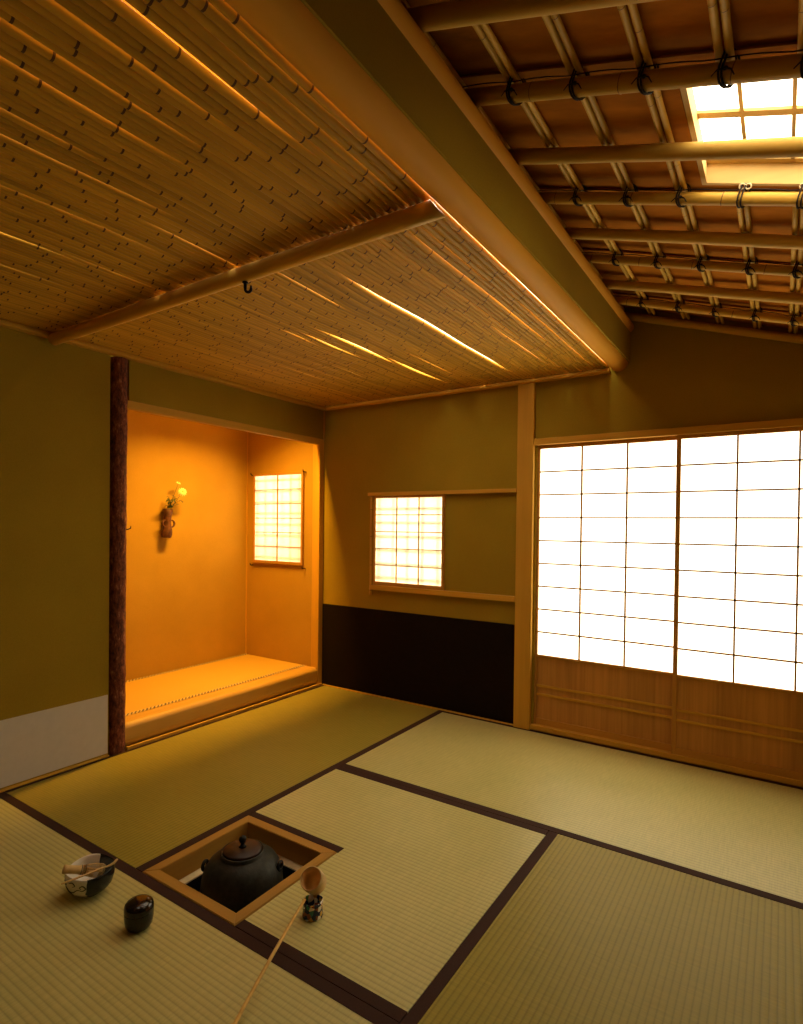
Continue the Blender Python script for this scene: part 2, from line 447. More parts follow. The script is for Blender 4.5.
# ------------------------------------------------------------------ tea things
# tea bowl, half black half white with black scroll painting
def bowl_mat():
    m, nt, b, o = new_mat('bowl_glaze')
    tc = nt.nodes.new('ShaderNodeTexCoord'); sp = nt.nodes.new('ShaderNodeSeparateXYZ'); nt.links.new(tc.outputs['Object'], sp.inputs[0])
    def mth(op, a, k=None, l=None):
        q = nt.nodes.new('ShaderNodeMath'); q.operation = op
        if isinstance(a, (int, float)): q.inputs[0].default_value = a
        else: nt.links.new(a, q.inputs[0])
        if k is not None:
            if isinstance(k, (int, float)): q.inputs[1].default_value = k
            else: nt.links.new(k, q.inputs[1])
        if l is not None: q.inputs[2].default_value = l
        return q.outputs[0]
    # signed distance along the viewer's right: black on the right, white on the left
    s = mth('ADD', mth('MULTIPLY', sp.outputs['X'], .72), mth('MULTIPLY', sp.outputs['Y'], .72))
    n = noise(nt, coords(nt, (22, 22, 22)), 1, 2)
    edge = mth('ADD', s, mth('MULTIPLY_ADD', n, .024, -.012))
    blk = mth('GREATER_THAN', edge, .009)
    msk = blk
    mx = nt.nodes.new('ShaderNodeMix'); mx.data_type = 'RGBA'
    nt.links.new(msk, mx.inputs[0]); mx.inputs[6].default_value = (.74, .70, .58, 1); mx.inputs[7].default_value = (.006, .006, .007, 1)
    nt.links.new(mx.outputs[2], b.inputs['Base Color']); b.inputs['Roughness'].default_value = .22
    return m
BX, BY = .917, -2.048
tb = thing('tea_bowl', 'black and white ceramic tea bowl with painted scrolls on the lower left mat', 'tea bowl', (BX, BY, .0014))
bm = new()
BP = [(0, .004), (.028, .003), (.029, .0), (.033, .0), (.035, .005), (.050, .012), (.061, .025), (.0660, .043), (.0675, .058), (.0672, .068), (.0655, .0705), (.0632, .068),
           (.0622, .056), (.058, .038), (.050, .023), (.03, .016), (0, .015)]
lathe(bm, BP, 40)
bmesh.ops.scale(bm, verts=bm.verts, vec=(1.0, .95, 1.0))
for v in bm.verts:
    if v.co.z > .05: v.co.z += .003 * math.sin(3 * math.atan2(v.co.y, v.co.x))
obj('body', bm, bowl_mat(), tb, Matrix.Translation((BX, BY, .0014)))
def on_bowl(a, z):
    # point on the outside of the bowl wall at angle a (degrees) and height z
    pr = BP[4:10]
    for (r0_, z0_), (r1_, z1_) in zip(pr, pr[1:]):
        if z0_ <= z <= z1_: r_ = r0_ + (r1_ - r0_) * (z - z0_) / (z1_ - z0_); break
    else: r_ = pr[-1][0]
    return Vector((BX + r_ * math.cos(math.radians(a)), BY + .95 * r_ * math.sin(math.radians(a)), .0014 + z))
bm = new()
FA = -78          # direction of the painted side
def stroke(uv, w):
    # smooth stroke through (angle offset, height) points
    P = []
    for i_ in range(len(uv) - 1):
        p0, p1, p2, p3 = uv[max(i_ - 1, 0)], uv[i_], uv[i_ + 1], uv[min(i_ + 2, len(uv) - 1)]
        for k_ in range(5):
            t = k_ / 5
            P.append(tuple(.5 * (2 * b_ + (c_ - a_) * t + (2 * a_ - 5 * b_ + 4 * c_ - d_) * t * t + (-a_ + 3 * b_ - 3 * c_ + d_) * t ** 3) for a_, b_, c_, d_ in zip(p0, p1, p2, p3)))
    P.append(uv[-1])
    tube(bm, [on_bowl(FA + a_, z_) for a_, z_ in P], [w * (.5 + .5 * math.sin(PI * min(1, .15 + k_ / len(P)))) for k_ in range(len(P))], 6)
stroke([(-38, .050), (-26, .056), (-20, .048), (-27, .042), (-31, .047)], .0018)
stroke([(-38, .034), (-24, .036), (-10, .028), (4, .030), (18, .040), (30, .036)], .0019)
stroke([(30, .036), (38, .043), (32, .052), (24, .048), (28, .043)], .0018)
stroke([(-8, .028), (-4, .018), (-12, .013), (-17, .018), (-12, .021)], .0017)
stroke([(-34, .033), (-42, .026), (-36, .019)], .0015)
stroke([(-6, .056), (6, .060), (12, .052), (5, .048)], .0016)
o = obj('painted_scroll', bm, plain('black_glaze', (.008, .008, .008), .3), tb); o['label'] = 'black painted scrolls'
STRAW = plain('whisk_bamboo', (.60, .40, .14), .5, 0, .15, 80)
# whisk
A = Vector((.900, -2.116, .0915)); B = Vector((.948, -2.022, .058))
M, L = along(A, B)
tw = thing('tea_whisk', 'bamboo tea whisk lying inside the black and white bowl', 'tea whisk', A)
bm = lathe(new(), [(0, 0), (.0105, 0), (.012, .004), (.011, .012), (.011, .040), (.0122, .044), (.0122, .050), (0, .050)], 20)
obj('handle', bm, STRAW, tw, M)
bm = new()
for k in range(36):
    a = 2 * PI * k / 36; ca, sa = math.cos(a), math.sin(a)
    pts = [(.0112 * ca, .0112 * sa, .050), (.0155 * ca, .0155 * sa, .066), (.0185 * ca, .0185 * sa, .084), (.0175 * ca, .0175 * sa, .102), (.0145 * ca, .0145 * sa, .108)]
    tube(bm, pts, [.0009, .0008, .0007, .0006, .0005], 4)
for k in range(16):
    a = 2 * PI * k / 16; ca, sa = math.cos(a), math.sin(a)
    tube(bm, [(.006 * ca, .006 * sa, .050), (.005 * ca, .005 * sa, .085), (.003 * ca, .003 * sa, .104)], [.0010, .0009, .0006], 4)
t = obj('tines', bm, STRAW, tw, M)
bm = new()
tube(bm, [(.0118 * math.cos(a), .0118 * math.sin(a), .0475) for a in [2 * PI * k / 20 for k in range(20)]], .0012, 6, True)
tube(bm, [(.0135 * math.cos(a), .0135 * math.sin(a), .058) for a in [2 * PI * k / 20 for k in range(20)]], .0010, 6, True)
o = obj('binding_thread', bm, BROWNCORD, tw, M); o['label'] = 'dark binding thread'
# scoop
a = Vector((.953, -2.146, .0835)); b = Vector((.983, -2.004, .0845)); bm = new(); pts = []; 
for i in range(15):
    t = i / 14; p = a.lerp(b, t); p.z += .0005 + .004 * math.sin(PI * t) * 0 + (.010 * ((t - .86) / .14) ** 2 if t > .86 else 0); pts.append(p)
tube(bm, pts, [.0022] + [.0026] * 11 + [.0030, .0036, .0028], 8)
mid = pts[7]
tag(obj('tea_scoop', bm, STRAW), 'thin bamboo tea scoop resting across the tea bowl rim', 'tea scoop')
# caddy
CX, CY = 1.173, -2.055
LACQ = None
def lacquer():
    m, nt, b, o = new_mat('black_lacquer'); tc = nt.nodes.new('ShaderNodeTexCoord')
    n = noise(nt, coords(nt, (50, 50, 9)), 1, 5, .7)
    nt.links.new(ramp(nt, n, [(.56, (.006, .004, .004)), (.66, (.035, .014, .005)), (.72, (.015, .006, .004))]), b.inputs['Base Color'])
    b.inputs['Roughness'].default_value = .14
    return m
LACQ = lacquer()
tc_ = thing('tea_caddy', 'small black lacquered tea caddy on the lower left mat', 'tea caddy', (CX, CY, .001))
obj('body', lathe(new(), [(0, 0), (.024, 0), (.029, .003), (.034, .012), (.0365, .028), (.0368, .044), (.0368, .0445), (0, .0445)], 36), LACQ, tc_, Matrix.Translation((CX, CY, .001)))
obj('lid', lathe(new(), [(0, .045), (.0368, .045), (.0372, .047), (.0368, .056), (.035, .063), (.030, .068), (.018, .0715), (0, .0725)], 36), LACQ, tc_, Matrix.Translation((CX, CY, .001)))
# lid rest
def lidrest_mat():
    m, nt, b, o = new_mat('patterned_glaze')
    v = nt.nodes.new('ShaderNodeTexVoronoi'); v.inputs['Scale'].default_value = 95
    nt.links.new(coords(nt, (1, 1, 1)), v.inputs['Vector'])
    sp = nt.nodes.new('ShaderNodeSeparateColor'); nt.links.new(v.outputs['Color'], sp.inputs[0])
    r = nt.nodes.new('ShaderNodeValToRGB'); r.color_ramp.interpolation = 'CONSTANT'
    els = r.color_ramp.elements
    st = [(0, (.012, .02, .07)), (.24, (.90, .86, .76)), (.46, (.70, .40, .05)), (.66, (.03, .20, .16)), (.80, (.26, .07, .03)), (.90, (.012, .02, .07))]
    while len(els) < len(st): els.new(.5)
    for e, (p, c) in zip(els, st): e.position = p; e.color = (*c, 1)
    nt.links.new(sp.outputs[0], r.inputs[0]); nt.links.new(r.outputs[0], b.inputs['Base Color'])
    b.inputs['Roughness'].default_value = .2
    return m
LX, LY = 1.522, -1.760
tag(obj('lid_rest', lathe(new(), [(0, .003), (.021, .003), (.022, 0), (.0275, 0), (.0285, .004), (.027, .016), (.0265, .028), (.028, .040), (.0285, .0425), (.026, .044), (.0225, .042), (.021, .03), (.021, .012), (0, .010)], 36), lidrest_mat(), None,
        Matrix.Translation((LX, LY, .0))), 'small round ceramic lid rest painted in blue, white and ochre', 'lid rest')
# ladle
CUPB = plain('ladle_bamboo', (.66, .46, .20), .45, 0, .10, 60)
CUPI = plain('ladle_bamboo_inside_lit', (.85, .58, .25), .55, 0, .12, 60)  # soft fill light inside the cup, painted in as paler bamboo
mouth = Vector((1.513, -1.759, .0990)); N = Vector((.20, -.66, .66)).normalized(); base = mouth - N * .050
M, L = along(base, mouth)
ld = thing('water_ladle', 'bamboo water ladle leaning on the ceramic lid rest', 'ladle', base)
cup = lathe(new(), [(0, 0), (.0275, 0), (.0305, .003), (.0320, .025), (.0312, .050), (.0290, .050)], 36)
bmv = lathe(cup, [(.0290, .050), (.0285, .006), (0, .005)], 36, mat=1)
obj('cup', cup, [CUPB, CUPI], ld, M)
s = Vector((1.512, -1.768, .0665)); e = Vector((1.660, -2.200, .0045)); bm = new(); pts = []
hs = Vector((1.5225, -1.793, .0625))
for i in range(17):
    t = i / 16; p = hs.lerp(e, t); p.z += .006 * math.sin(PI * t); pts.append(p)
tube(bm, pts, [.0040] * 5 + [.0044] * 12, 8)
obj('handle', bm, plain('ladle_handle_bamboo', (.62, .39, .09), .45, 0, .15, 60), ld)

# ------------------------------------------------------------------ posts
# bark post
M, L = along((-.012, -1.431, -.055), (-.012, -1.429, 1.842))
bm = new(); n = 40; zs = [L * i / 150 for i in range(151)]; rings = []
rnd = random.Random(3)
knots = [(.42, .3, .0075), (1.12, 5.0, .007), (1.16, 5.9, .009), (1.69, 5.5, .008), (1.70, 0.3, .006)]
from mathutils import noise as mn
for z in zs:
    ring = []
    for k in range(n):
        a = 2 * PI * k / n
        v = Vector((math.cos(a) * 1.2, math.sin(a) * 1.2, z * 9))
        r = .0365 + .0018 * mn.noise(v * 1.6) + .0016 * mn.noise(v * 4.5) + .0011 * mn.noise(v * 11)
        sd = .35 + .65 * max(0, math.cos(a + .52))
        r += sd * (.0035 * math.exp(-((z - .42) / .030) ** 2) + .004 * math.exp(-((z - 1.14) / .035) ** 2) + .0045 * math.exp(-((z - 1.70) / .035) ** 2))
        for kz, ka, kh in knots:
            da = (a - ka + PI) % (2 * PI) - PI
            r += kh * math.exp(-((z - kz) / .014) ** 2 - (da / .38) ** 2)
        ring.append(bm.verts.new((r * math.cos(a), r * math.sin(a), z)))
    rings.append(ring)
for i in range(len(rings) - 1):
    for k in range(n):
        f = bm.faces.new((rings[i][k], rings[i][(k + 1) % n], rings[i + 1][(k + 1) % n], rings[i + 1][k])); f.smooth = True
bm.faces.new(rings[0]); bm.faces.new(rings[-1])
m, nt, b, o = new_mat('pine_bark')
n1 = noise(nt, coords(nt, (70, 70, 26)), 1, 6, .75); n2 = noise(nt, coords(nt, (40, 40, 14)), 1, 3)
colr = ramp(nt, n1, [(.36, (.030, .008, .004)), (.48, (.14, .032, .012)), (.58, (.24, .065, .024)), (.68, (.42, .19, .085))])
nt.links.new(colr, b.inputs['Base Color']); b.inputs['Roughness'].default_value = .85; bump(nt, b, n1, .9, .006)
BARK = m
bp = thing('bark_post', 'round alcove post with rough red-brown bark left on', 'post', (0, -1.44, -.055))
obj('trunk', bm, BARK, bp, M)
bm = new()
tube(bm, [(-.004, -1.408, 1.045), (-.004, -1.385, 1.045), (-.004, -1.372, 1.050), (-.004, -1.370, 1.062)], [.003, .003, .003, .002], 8)
o = obj('peg', bm, BLACKIRON, bp); o['label'] = 'small bent metal peg'

def square_post(name, X0, X1, Y0, Y1, Z0, Z1, label):
    return tag(obj(name, bx(X0, X1, Y0, Y1, Z0, Z1, bev=.004, seg=2), W_HINOKI['z']), label, 'post')
square_post('square_pillar', 1.388, 1.480, -.026, -.0005, -.055, 1.842, 'pale square wooden pillar between the small window and the tall screens')
square_post('alcove_pillar', -.060, .004, -.045, -.0005, -.055, 1.652, 'slim pale pillar at the right edge of the alcove')
tag(obj('alcove_lintel', bx(-.016, .012, -1.402, -.046, 1.612, 1.652, bev=.004), W_HINOKI['y']), 'pale wooden beam across the top of the alcove opening', 'lintel')
# alcove front log with a rounded nose
bm = new(); prof = [(-.105, .013), (-.105, .100)]
prof += [(-.030 + .030 * math.sin(a), .095 + .026 * math.cos(a)) for a in [PI / 2 * k / 8 * 1.0 for k in range(9)]]
prof += [(.0, .045), (-.004, .028), (-.012, .014)]
prof[1] = (-.105, .119); prof.insert(2, (-.06, .1205))
ring = []
for Y in (-1.660, -.046):
    ring.append([bm.verts.new((x, Y, z)) for x, z in prof])
k = len(prof)
for i in range(k): bm.faces.new((ring[0][i], ring[0][(i + 1) % k], ring[1][(i + 1) % k], ring[1][i]))
bm.faces.new(ring[0]); bm.faces.new(ring[1])
bmesh.ops.translate(bm, verts=bm.verts, vec=(0, 0, 0))
# the log stops at the bark post
for v in bm.verts:
    if v.co.y < -1.5: v.co.y = -1.398
tag(obj('alcove_front_sill', bm, wood('sill_wood_y', (.58, .32, .050), 'y', .45, .12, .6)), 'rounded pale wooden sill along the front of the alcove floor', 'sill')
# alcove mat
am = thing('alcove_mat', 'rush mat with black and white dashed edging on the alcove floor', 'mat', (-.41, -.85, AFL - .012))
obj('rush_surface', bx(AXB + .003, -.108, -1.655, -.034, AFL - .012, .1185), plain('alcove_rush', (.58, .34, .045), .8, 0, .12, 200), am)
m, nt, b, o = new_mat('dashed_edging')
tcn = nt.nodes.new('ShaderNodeTexCoord'); wv = nt.nodes.new('ShaderNodeTexWave'); wv.wave_type = 'BANDS'; wv.bands_direction = 'DIAGONAL'
wv.inputs['Scale'].default_value = 30; wv.inputs['Distortion'].default_value = 2.5; wv.inputs['Detail'].default_value = 1; wv.inputs['Detail Scale'].default_value = 4
nt.links.new(coords(nt, (.8, 1, 1)), wv.inputs[0])
nt.links.new(ramp(nt, wv.outputs['Fac'], [(.35, (.12, .075, .035)), (.6, (.58, .42, .16))]), b.inputs['Base Color']); b.inputs['Roughness'].default_value = .8
for e in ((-.140, -.112), (AXB + .004, AXB + .030)):
    o = obj('cloth_edging', bx(e[0], e[1], -1.654, -.035, .1186, .1205), m, am); o['label'] = 'black and white dashed cloth edging'

# ------------------------------------------------------------------ flat bamboo ceiling
WX0, WX1, YN, YF = .012, 1.858, -3.0, -.002
NC = 91
rg = random.Random(11)
rad0, rad1 = [], []
for i in range(NC):
    r = rg.uniform(.0088, .0103); tp = rg.uniform(-.0007, .0007)
    rad0.append(r - tp); rad1.append(r + tp)
K = 60
YS = [YF + (YN - YF) * j / K for j in range(K + 1)]
gapw = [[0] * (NC + 1) for _ in YS]
base = [rg.random() ** 3 for _ in range(NC + 1)]
ph = [(rg.uniform(0, 6.3), rg.uniform(1.0, 4.0)) for _ in range(NC + 1)]
BIG = [(1.66, -3.2, -2.25, .006), (1.48, -3.2, -2.2, .007), (1.83, -3.2, -2.05, .0035), (1.755, -2.05, -1.95, .003), (1.33, -3.2, -2.3, .007), (1.245, -2.6, -2.05, .008), (.78, -2.7, -2.1, .010), (1.17, -2.05, -1.75, .006),
       (1.73, -1.6, -.6, .0055), (1.25, -1.66, -1.3, .007), (.88, -1.22, -1.1, .013), (1.735, -3.0, -2.12, .0115), (1.41, -1.42, -.30, .0175), (1.00, -1.10, -.70, .021), (1.035, -.62, -.28, .020), (.93, -1.12, -.85, .016), (.55, -2.35, -1.95, .008),
       (1.862, -1.72, -.02, .0035), (1.62, -.8, -.3, .006), (1.56, -2.7, -2.2, .0055), (1.80, -2.3, -1.75, .0022), (1.15, -.7, -.35, .006), (.72, -.75, -.5, .007), (.32, -2.5, -2.0, .007), (.5, -.9, -.6, .007),
       (1.05, -2.4, -1.9, .0055), (.8, -2.1, -1.76, .005), (1.77, -1.6, -1.3, .003), (1.79, -1.0, -.2, .0035)]
XC = [[0] * len(YS) for _ in range(NC)]
for j, y in enumerate(YS):
    t = (y - YF) / (YN - YF)
    R = [a + (b - a) * t for a, b in zip(rad0, rad1)]
    W = WX1 - WX0
    G = [.0003 + .0020 * base[i] * (.6 + .4 * math.sin(ph[i][0] + ph[i][1] * t * 3)) for i in range(NC + 1)]
    x_est = [WX0 + W * i / NC for i in range(NC + 1)]
    for bxx, ya, yb, gg in BIG:
        i = min(range(NC + 1), key=lambda q: abs(x_est[q] - bxx))
        s = 1 / (1 + math.exp(-(y - ya) / .05)) * 1 / (1 + math.exp((y - yb) / .05))
        G[i] += gg * s
    sc = (W - sum(G)) / (2 * sum(R))
    x = WX0
    for i in range(NC):
        r = R[i] * sc; x += G[i] + r; XC[i][j] = (x, r); x += r
for i in range(NC):
    # node heights along the culm
    zn = []; y = rg.uniform(0, .18) ; step = rg.uniform(.15, .21)
    while y < 3.0: zn.append(y); y += step * rg.uniform(.85, 1.15)
    bm = new(); n = 10
    st = sorted([(s, 1.0, 0) for s in [3.0 * j / 60 for j in range(61)] if all(abs(s - q) > .012 for q in zn)] +
                [(q + d, f, mm) for q in zn for d, f, mm in ((-.009, .975, 0), (-.0048, .985, 1), (0, 1.0, 1), (.0025, .95, 0), (.010, .975, 0)) if 0 <= q + d <= 3.0])
    rings = []; flip = rg.random() < .5
    for s, f, mm in st:
        jj = min(K - 1, int(s / 3.0 * K)); ff = s / 3.0 * K - jj
        xa, ra = XC[i][jj]; xb, rb = XC[i][jj + 1]
        x = xa + (xb - xa) * ff; r = (ra + (rb - ra) * ff) * (f if f != 1.0 or mm else .98)
        y = YF + (YN - YF) * (s / 3.0)
        rings.append([bm.verts.new((x + r * math.cos(2 * PI * k / n), y, CEIL + .0105 + r * math.sin(2 * PI * k / n))) for k in range(n)])
    for q in range(len(rings) - 1):
        mi = 1 if (st[q][2] and st[q + 1][2]) else 0
        for k in range(n):
            f = bm.faces.new((rings[q][k], rings[q][(k + 1) % n], rings[q + 1][(k + 1) % n], rings[q + 1][k])); f.smooth = True; f.material_index = mi
    bm.faces.new(rings[0]); bm.faces.new(rings[-1])
    ct = XC[i][K // 2][0]; cM = Matrix.Translation((ct, -1.5, CEIL)) @ Matrix.Rotation(-PI / 2, 4, 'X')
    bm.transform(cM.inverted())
    o = obj('bamboo_cane', bm, [CANE, CANENODE], None, cM)
    lab = 'bamboo cane in the flat ceiling, one of the many laid tightly side by side'
    if i == 0: lab = 'bamboo cane of the flat ceiling lying closest to the left wall'
    if i == NC - 1: lab = 'bamboo cane of the flat ceiling right beside the thick round beam'
    tag(o, lab, 'bamboo cane', 'bamboo canes of the flat ceiling')
# pole carrying the canes
M, L = along((.034, -1.738, 1.838), (1.880, -1.738, 1.838))
pm = log_mesh(L, .0245, .0235, .0, 20, 16, .012, .012)
for v in pm.verts:
    if v.co.z > L - 1e-4: v.co.z -= ((M @ v.co).z - 1.838) * .78      # end scribed to the round beam
tag(obj('ceiling_pole', pm, W_LOG, None, M), 'round pale pole crossing under the flat bamboo ceiling', 'pole')
bm = new()
hx, hy = 1.203, -1.738; dr = Vector((.834, .552, 0))
pts = [Vector((hx, hy, 1.8145)), Vector((hx, hy, 1.806)), Vector((hx, hy, 1.796))]
for k in range(1, 9):
    a = PI * k / 8; pts.append(Vector((hx, hy, 1.793)) + dr * (.009 - .009 * math.cos(a)) + Vector((0, 0, -.010 * math.sin(a))))
pts.append(Vector((hx, hy, 1.803)) + dr * .018)
tube(bm, pts, [.0045, .005, .005] + [.0045] * 8 + [.003], 10)
lathe(bm, [(0, 1.8150), (.009, 1.8145), (.009, 1.8105), (0, 1.810)], 14, (hx, hy, 0))
tag(obj('iron_hook', bm, BLACKIRON), 'small black iron hook hanging under the ceiling pole', 'hook')
# long logs
M, L = along((1.902, -.0015, 1.888), (1.902, -3.3, 1.888))
tag(obj('log_beam', log_mesh(L, .0425, .0435, .002, 32, 20, .006), W_BEAM, None, M), 'thick smooth round log beam at the edge of the flat bamboo ceiling', 'beam')
M, L = along((1.940, -.0015, 2.0525), (1.940, -3.3, 2.0525))
tag(obj('log_rail', log_mesh(L, .0275, .0275, .0008, 28, 20, .002), W_BEAM, None, M), 'long round log carrying the upper ends of the sloping rafters', 'beam')

# ------------------------------------------------------------------ sloping ceiling
SL = .33
def zp(x, dv=0): return 2.096 + SL * (1.958 - x) + dv
NS = Vector((SL, 0, 1)).normalized()
XR0, XR1 = 1.915, 2.862
ords = {0: 'log rafter farthest from the back wall, at the top of the picture', 2: 'smooth log rafter crossing below the skylight', 4: 'smooth log rafter between the second and third cord-bound bamboo rafters from the back wall', 6: 'smooth log rafter between the two cord-bound bamboo rafters nearest the back wall', 8: 'slim log lying along the back wall at the foot of the sloping ceiling'}
ordb = {1: 'bamboo rafter bound with dark cord at the upper edge of the skylight', 3: 'bamboo rafter with pale cord bows just below the skylight', 5: 'cord-bound bamboo rafter, second from the back wall', 7: 'cord-bound bamboo rafter nearest the back wall'}
RY = {0: (-1.948, -1.925), 1: (-1.697, -1.713), 2: (-1.437, -1.462), 3: (-1.200, -1.230), 4: (-.947, -.975), 5: (-.729, -.763), 6: (-.452, -.508), 7: (-.251, -.262), 8: (-.020, -.020)}
RR = {0: .0195, 1: .0185, 2: .0185, 3: .0165, 4: .0175, 5: .0155, 6: .0175, 7: .0155, 8: .017}
LATHX = [1.915, 2.054, 2.199, 2.337, 2.478, 2.605, 2.745]
def line(i):
    ya, yb = RY[i]; f = (XR1 - XR0) / .66
    y1_ = ya + (yb - ya) * f
    return Vector((XR0, ya, zp(XR0))), Vector((XR1, y1_, zp(XR1)))
for i in ords:
    a, b = line(i); M, L = along(a, b)
    tag(obj('log_rafter', log_mesh(L, RR[i] * 1.02, RR[i] * .98, .003 if i < 8 else 0, 18, 14, .02), W_RAFT, None, M), ords[i], 'rafter', 'log rafters of the sloping ceiling')
for i in ordb:
    a, b = line(i); M, L = along(a, b); r = RR[i]
    t = thing('bamboo_rafter', ordb[i], 'rafter', a, 'bamboo rafters of the sloping ceiling')
    nz = []; z = rg.uniform(.05, .2)
    while z < L: nz.append(z); z += rg.uniform(.17, .24)
    obj('culm', bamboo_mesh(L, r, r * .95, nz, 18, 1.05), [BAMB, BAMBNODE], t, M)
    d = (b - a).normalized(); yh = Vector((0, 1, 0)); nh = d.cross(yh)
    if nh.z < 0: nh = -nh
    # cord running along the upper side of the culm
    bm = new(); pts = []
    for k in range(41):
        s = L * k / 40; pts.append(a + d * s - yh * (r * .75) + nh * (r * .85 + .004 * abs(math.sin(s * PI / .14))) )
    tube(bm, pts, .0014, 6); o = obj('running_cord', bm, BROWNCORD, t); o['label'] = 'dark cord running along the bamboo'
    for lx in LATHX:
        s = (lx - a.x) / d.x + .004
        if s < .008 or s > L: continue
        c = a + d * s; pts = []
        tilt = .010
        bow = (i == 3 and lx > 2.40)
        if not bow:
            bm = new()
            for w in (-.0028, .0028):
                pts = []
                for k in range(16):
                    ang = 2 * PI * k / 16
                    up = math.sin(ang)
                    pts.append(c + d * (w + tilt * math.cos(ang) * .9) + yh * math.cos(ang) * (r + .003) + nh * (up * (r + .003) + (.016 if up > .2 else 0)))
                tube(bm, pts, .0021, 6, True)
            # knot and two tails on the underside
            kn = c - yh * (r + .002) - nh * .004
            bmesh.ops.create_icosphere(bm, subdivisions=1, radius=.0045, matrix=Matrix.Translation(kn))
            for sg in (-1, 1):
                tube(bm, [kn, kn + d * sg * .012 - yh * .006 - nh * .006, kn + d * sg * .020 - yh * .002 - nh * .014], [.0018, .0016, .0012], 6)
            o = obj('cord_tie', bm, BROWNCORD, t); o['label'] = 'dark cord tie'
        else:
            bm = new()
            for w in (-.004, .004):
                tube(bm, [c + d * (w + .004 * math.cos(q)) + yh * math.cos(q) * (r + .003) + nh * (math.sin(q) * (r + .003) + (.016 if math.sin(q) > .2 else 0)) for q in [2 * PI * k / 16 for k in range(16)]], .0022, 6, True)
            o = obj('cord_tie', bm, BROWNCORD, t); o['label'] = 'dark cord tie'
            bm = new(); kc = c - yh * (r * 1.0) + nh * (r + .006)
            for sg in (-1, 1):
                tube(bm, [kc + d * sg * (.007 + .0065 * math.cos(q)) + (nh * .8 - yh * .4) * .0065 * math.sin(q) for q in [2 * PI * k / 14 for k in range(14)]], .0019, 6, True)
            o = obj('cord_bow', bm, PALECORD, t); o['label'] = 'pale looped cord bow'
# laths in pairs above the rafters
names = ['beside the long log', 'second', 'third', 'fourth', 'fifth', 'sixth', 'seventh']
SKY = (2.387, 2.800, -1.655, -1.212)
def lath(x, ya, yb, lab):
    r = .0072; z = zp(x, .0)
    M, L = along((x, ya, zp(x, .0275)), (x, yb, zp(x, .0275)))
    nz = []; q = rg.uniform(.03, .2)
    while q < L: nz.append(q); q += rg.uniform(.19, .28)
    tag(obj('bamboo_lath', bamboo_mesh(L, r, r * .94, nz, 10, 1.08), [BAMB, BAMBNODE], None, M), lab, 'lath', 'paired bamboo laths of the sloping ceiling')
for k, lx in enumerate(LATHX):
    for s, sd in ((-1, 'left'), (1, 'right')):
        x = lx + s * .0088
        if k == 0:
            x = 2.001 if s > 0 else 1.986
            x = lx + .0074 if s > 0 else lx - .0074
            if s < 0: continue
            lath(x, -.02, -2.9, 'single bamboo lath beside the long log carrying the rafters'); continue
        if k < 4:
            lath(x, -.02, -2.9, f'{sd} bamboo lath of the {["", "first", "second", "third"][k]} pair counted from the long log')
        elif k < 6:
            w = {4: 'first', 5: 'second'}[k]
            lath(x, -.02, SKY[3] + .016, f'{sd} bamboo lath of the {w} pair cut by the skylight, piece toward the back wall')
            lath(x, SKY[2] - .016, -2.9, f'{sd} bamboo lath of the {w} pair cut by the skylight, piece toward the viewer')
        
# thin boards in overlapping courses above the laths
laps = [0.0, -.215, -.70, -1.168, -1.70, -2.19, -2.66, -3.1]
blab = ['thin ceiling board course touching the back wall', 'thin ceiling board course, second from the back wall', 'thin ceiling board course, third from the back wall just below the skylight',
        'thin ceiling board course that the skylight is cut into', 'thin ceiling board course just above the skylight', 'thin ceiling board course at the top edge of the picture', 'thin ceiling board course farthest from the back wall']
rb = random.Random(5)
for c in range(len(laps) - 1):
    yf, yn = laps[c] , laps[c + 1] - .016
    hole = SKY if c == 3 else None
    bm = new(); nx, ny = 28, 8
    xs = [1.890 + (2.900 - 1.890) * i / nx for i in range(nx + 1)]; ys = [yf + (yn - yf) * j / ny for j in range(ny + 1)]
    if hole:
        xs = sorted(xs + [hole[0], hole[1]]); ys = sorted(ys + [hole[2], hole[3]], reverse=True)
    phs = rb.uniform(0, 6)
    def Z(x, y, top):
        t = (y - yf) / (yn - yf)          # 0 far edge, 1 near edge (lower, showing its lip)
        lift = .0085 * (1 - t) * (0 if (c == 3 and False) else 1)
        wavy = .0006 * math.sin(x * 45 + phs) * t
        return zp(x, .0365 + lift + wavy * .6 + (.005 if top else 0))
    lo = [[bm.verts.new((x, y, Z(x, y, 0))) for y in ys] for x in xs]; hi = [[bm.verts.new((x, y, Z(x, y, 1))) for y in ys] for x in xs]
    def inh(i, j):
        if not hole: return False
        cx, cy = (xs[i] + xs[i + 1]) / 2, (ys[j] + ys[j + 1]) / 2
        return hole[0] < cx < hole[1] and hole[2] < cy < hole[3]
    NX, NY = len(xs) - 1, len(ys) - 1
    for i in range(NX):
        for j in range(NY):
            if inh(i, j): continue
            bm.faces.new((lo[i][j], lo[i + 1][j], lo[i + 1][j + 1], lo[i][j + 1])); bm.faces.new((hi[i][j], hi[i][j + 1], hi[i + 1][j + 1], hi[i + 1][j]))
            for (p, q, ii, jj) in (((i, j), (i + 1, j), i, j - 1), ((i, j + 1), (i + 1, j + 1), i, j + 1), ((i, j), (i, j + 1), i - 1, j), ((i + 1, j), (i + 1, j + 1), i + 1, j)):
                if not (0 <= ii < NX and 0 <= jj < NY) or inh(ii, jj):
                    bm.faces.new((lo[p[0]][p[1]], lo[q[0]][q[1]], hi[q[0]][q[1]], hi[p[0]][p[1]]))
    tag(obj('ceiling_board', bm, W_BOARD), blab[c], 'board', 'thin board courses of the sloping ceiling')
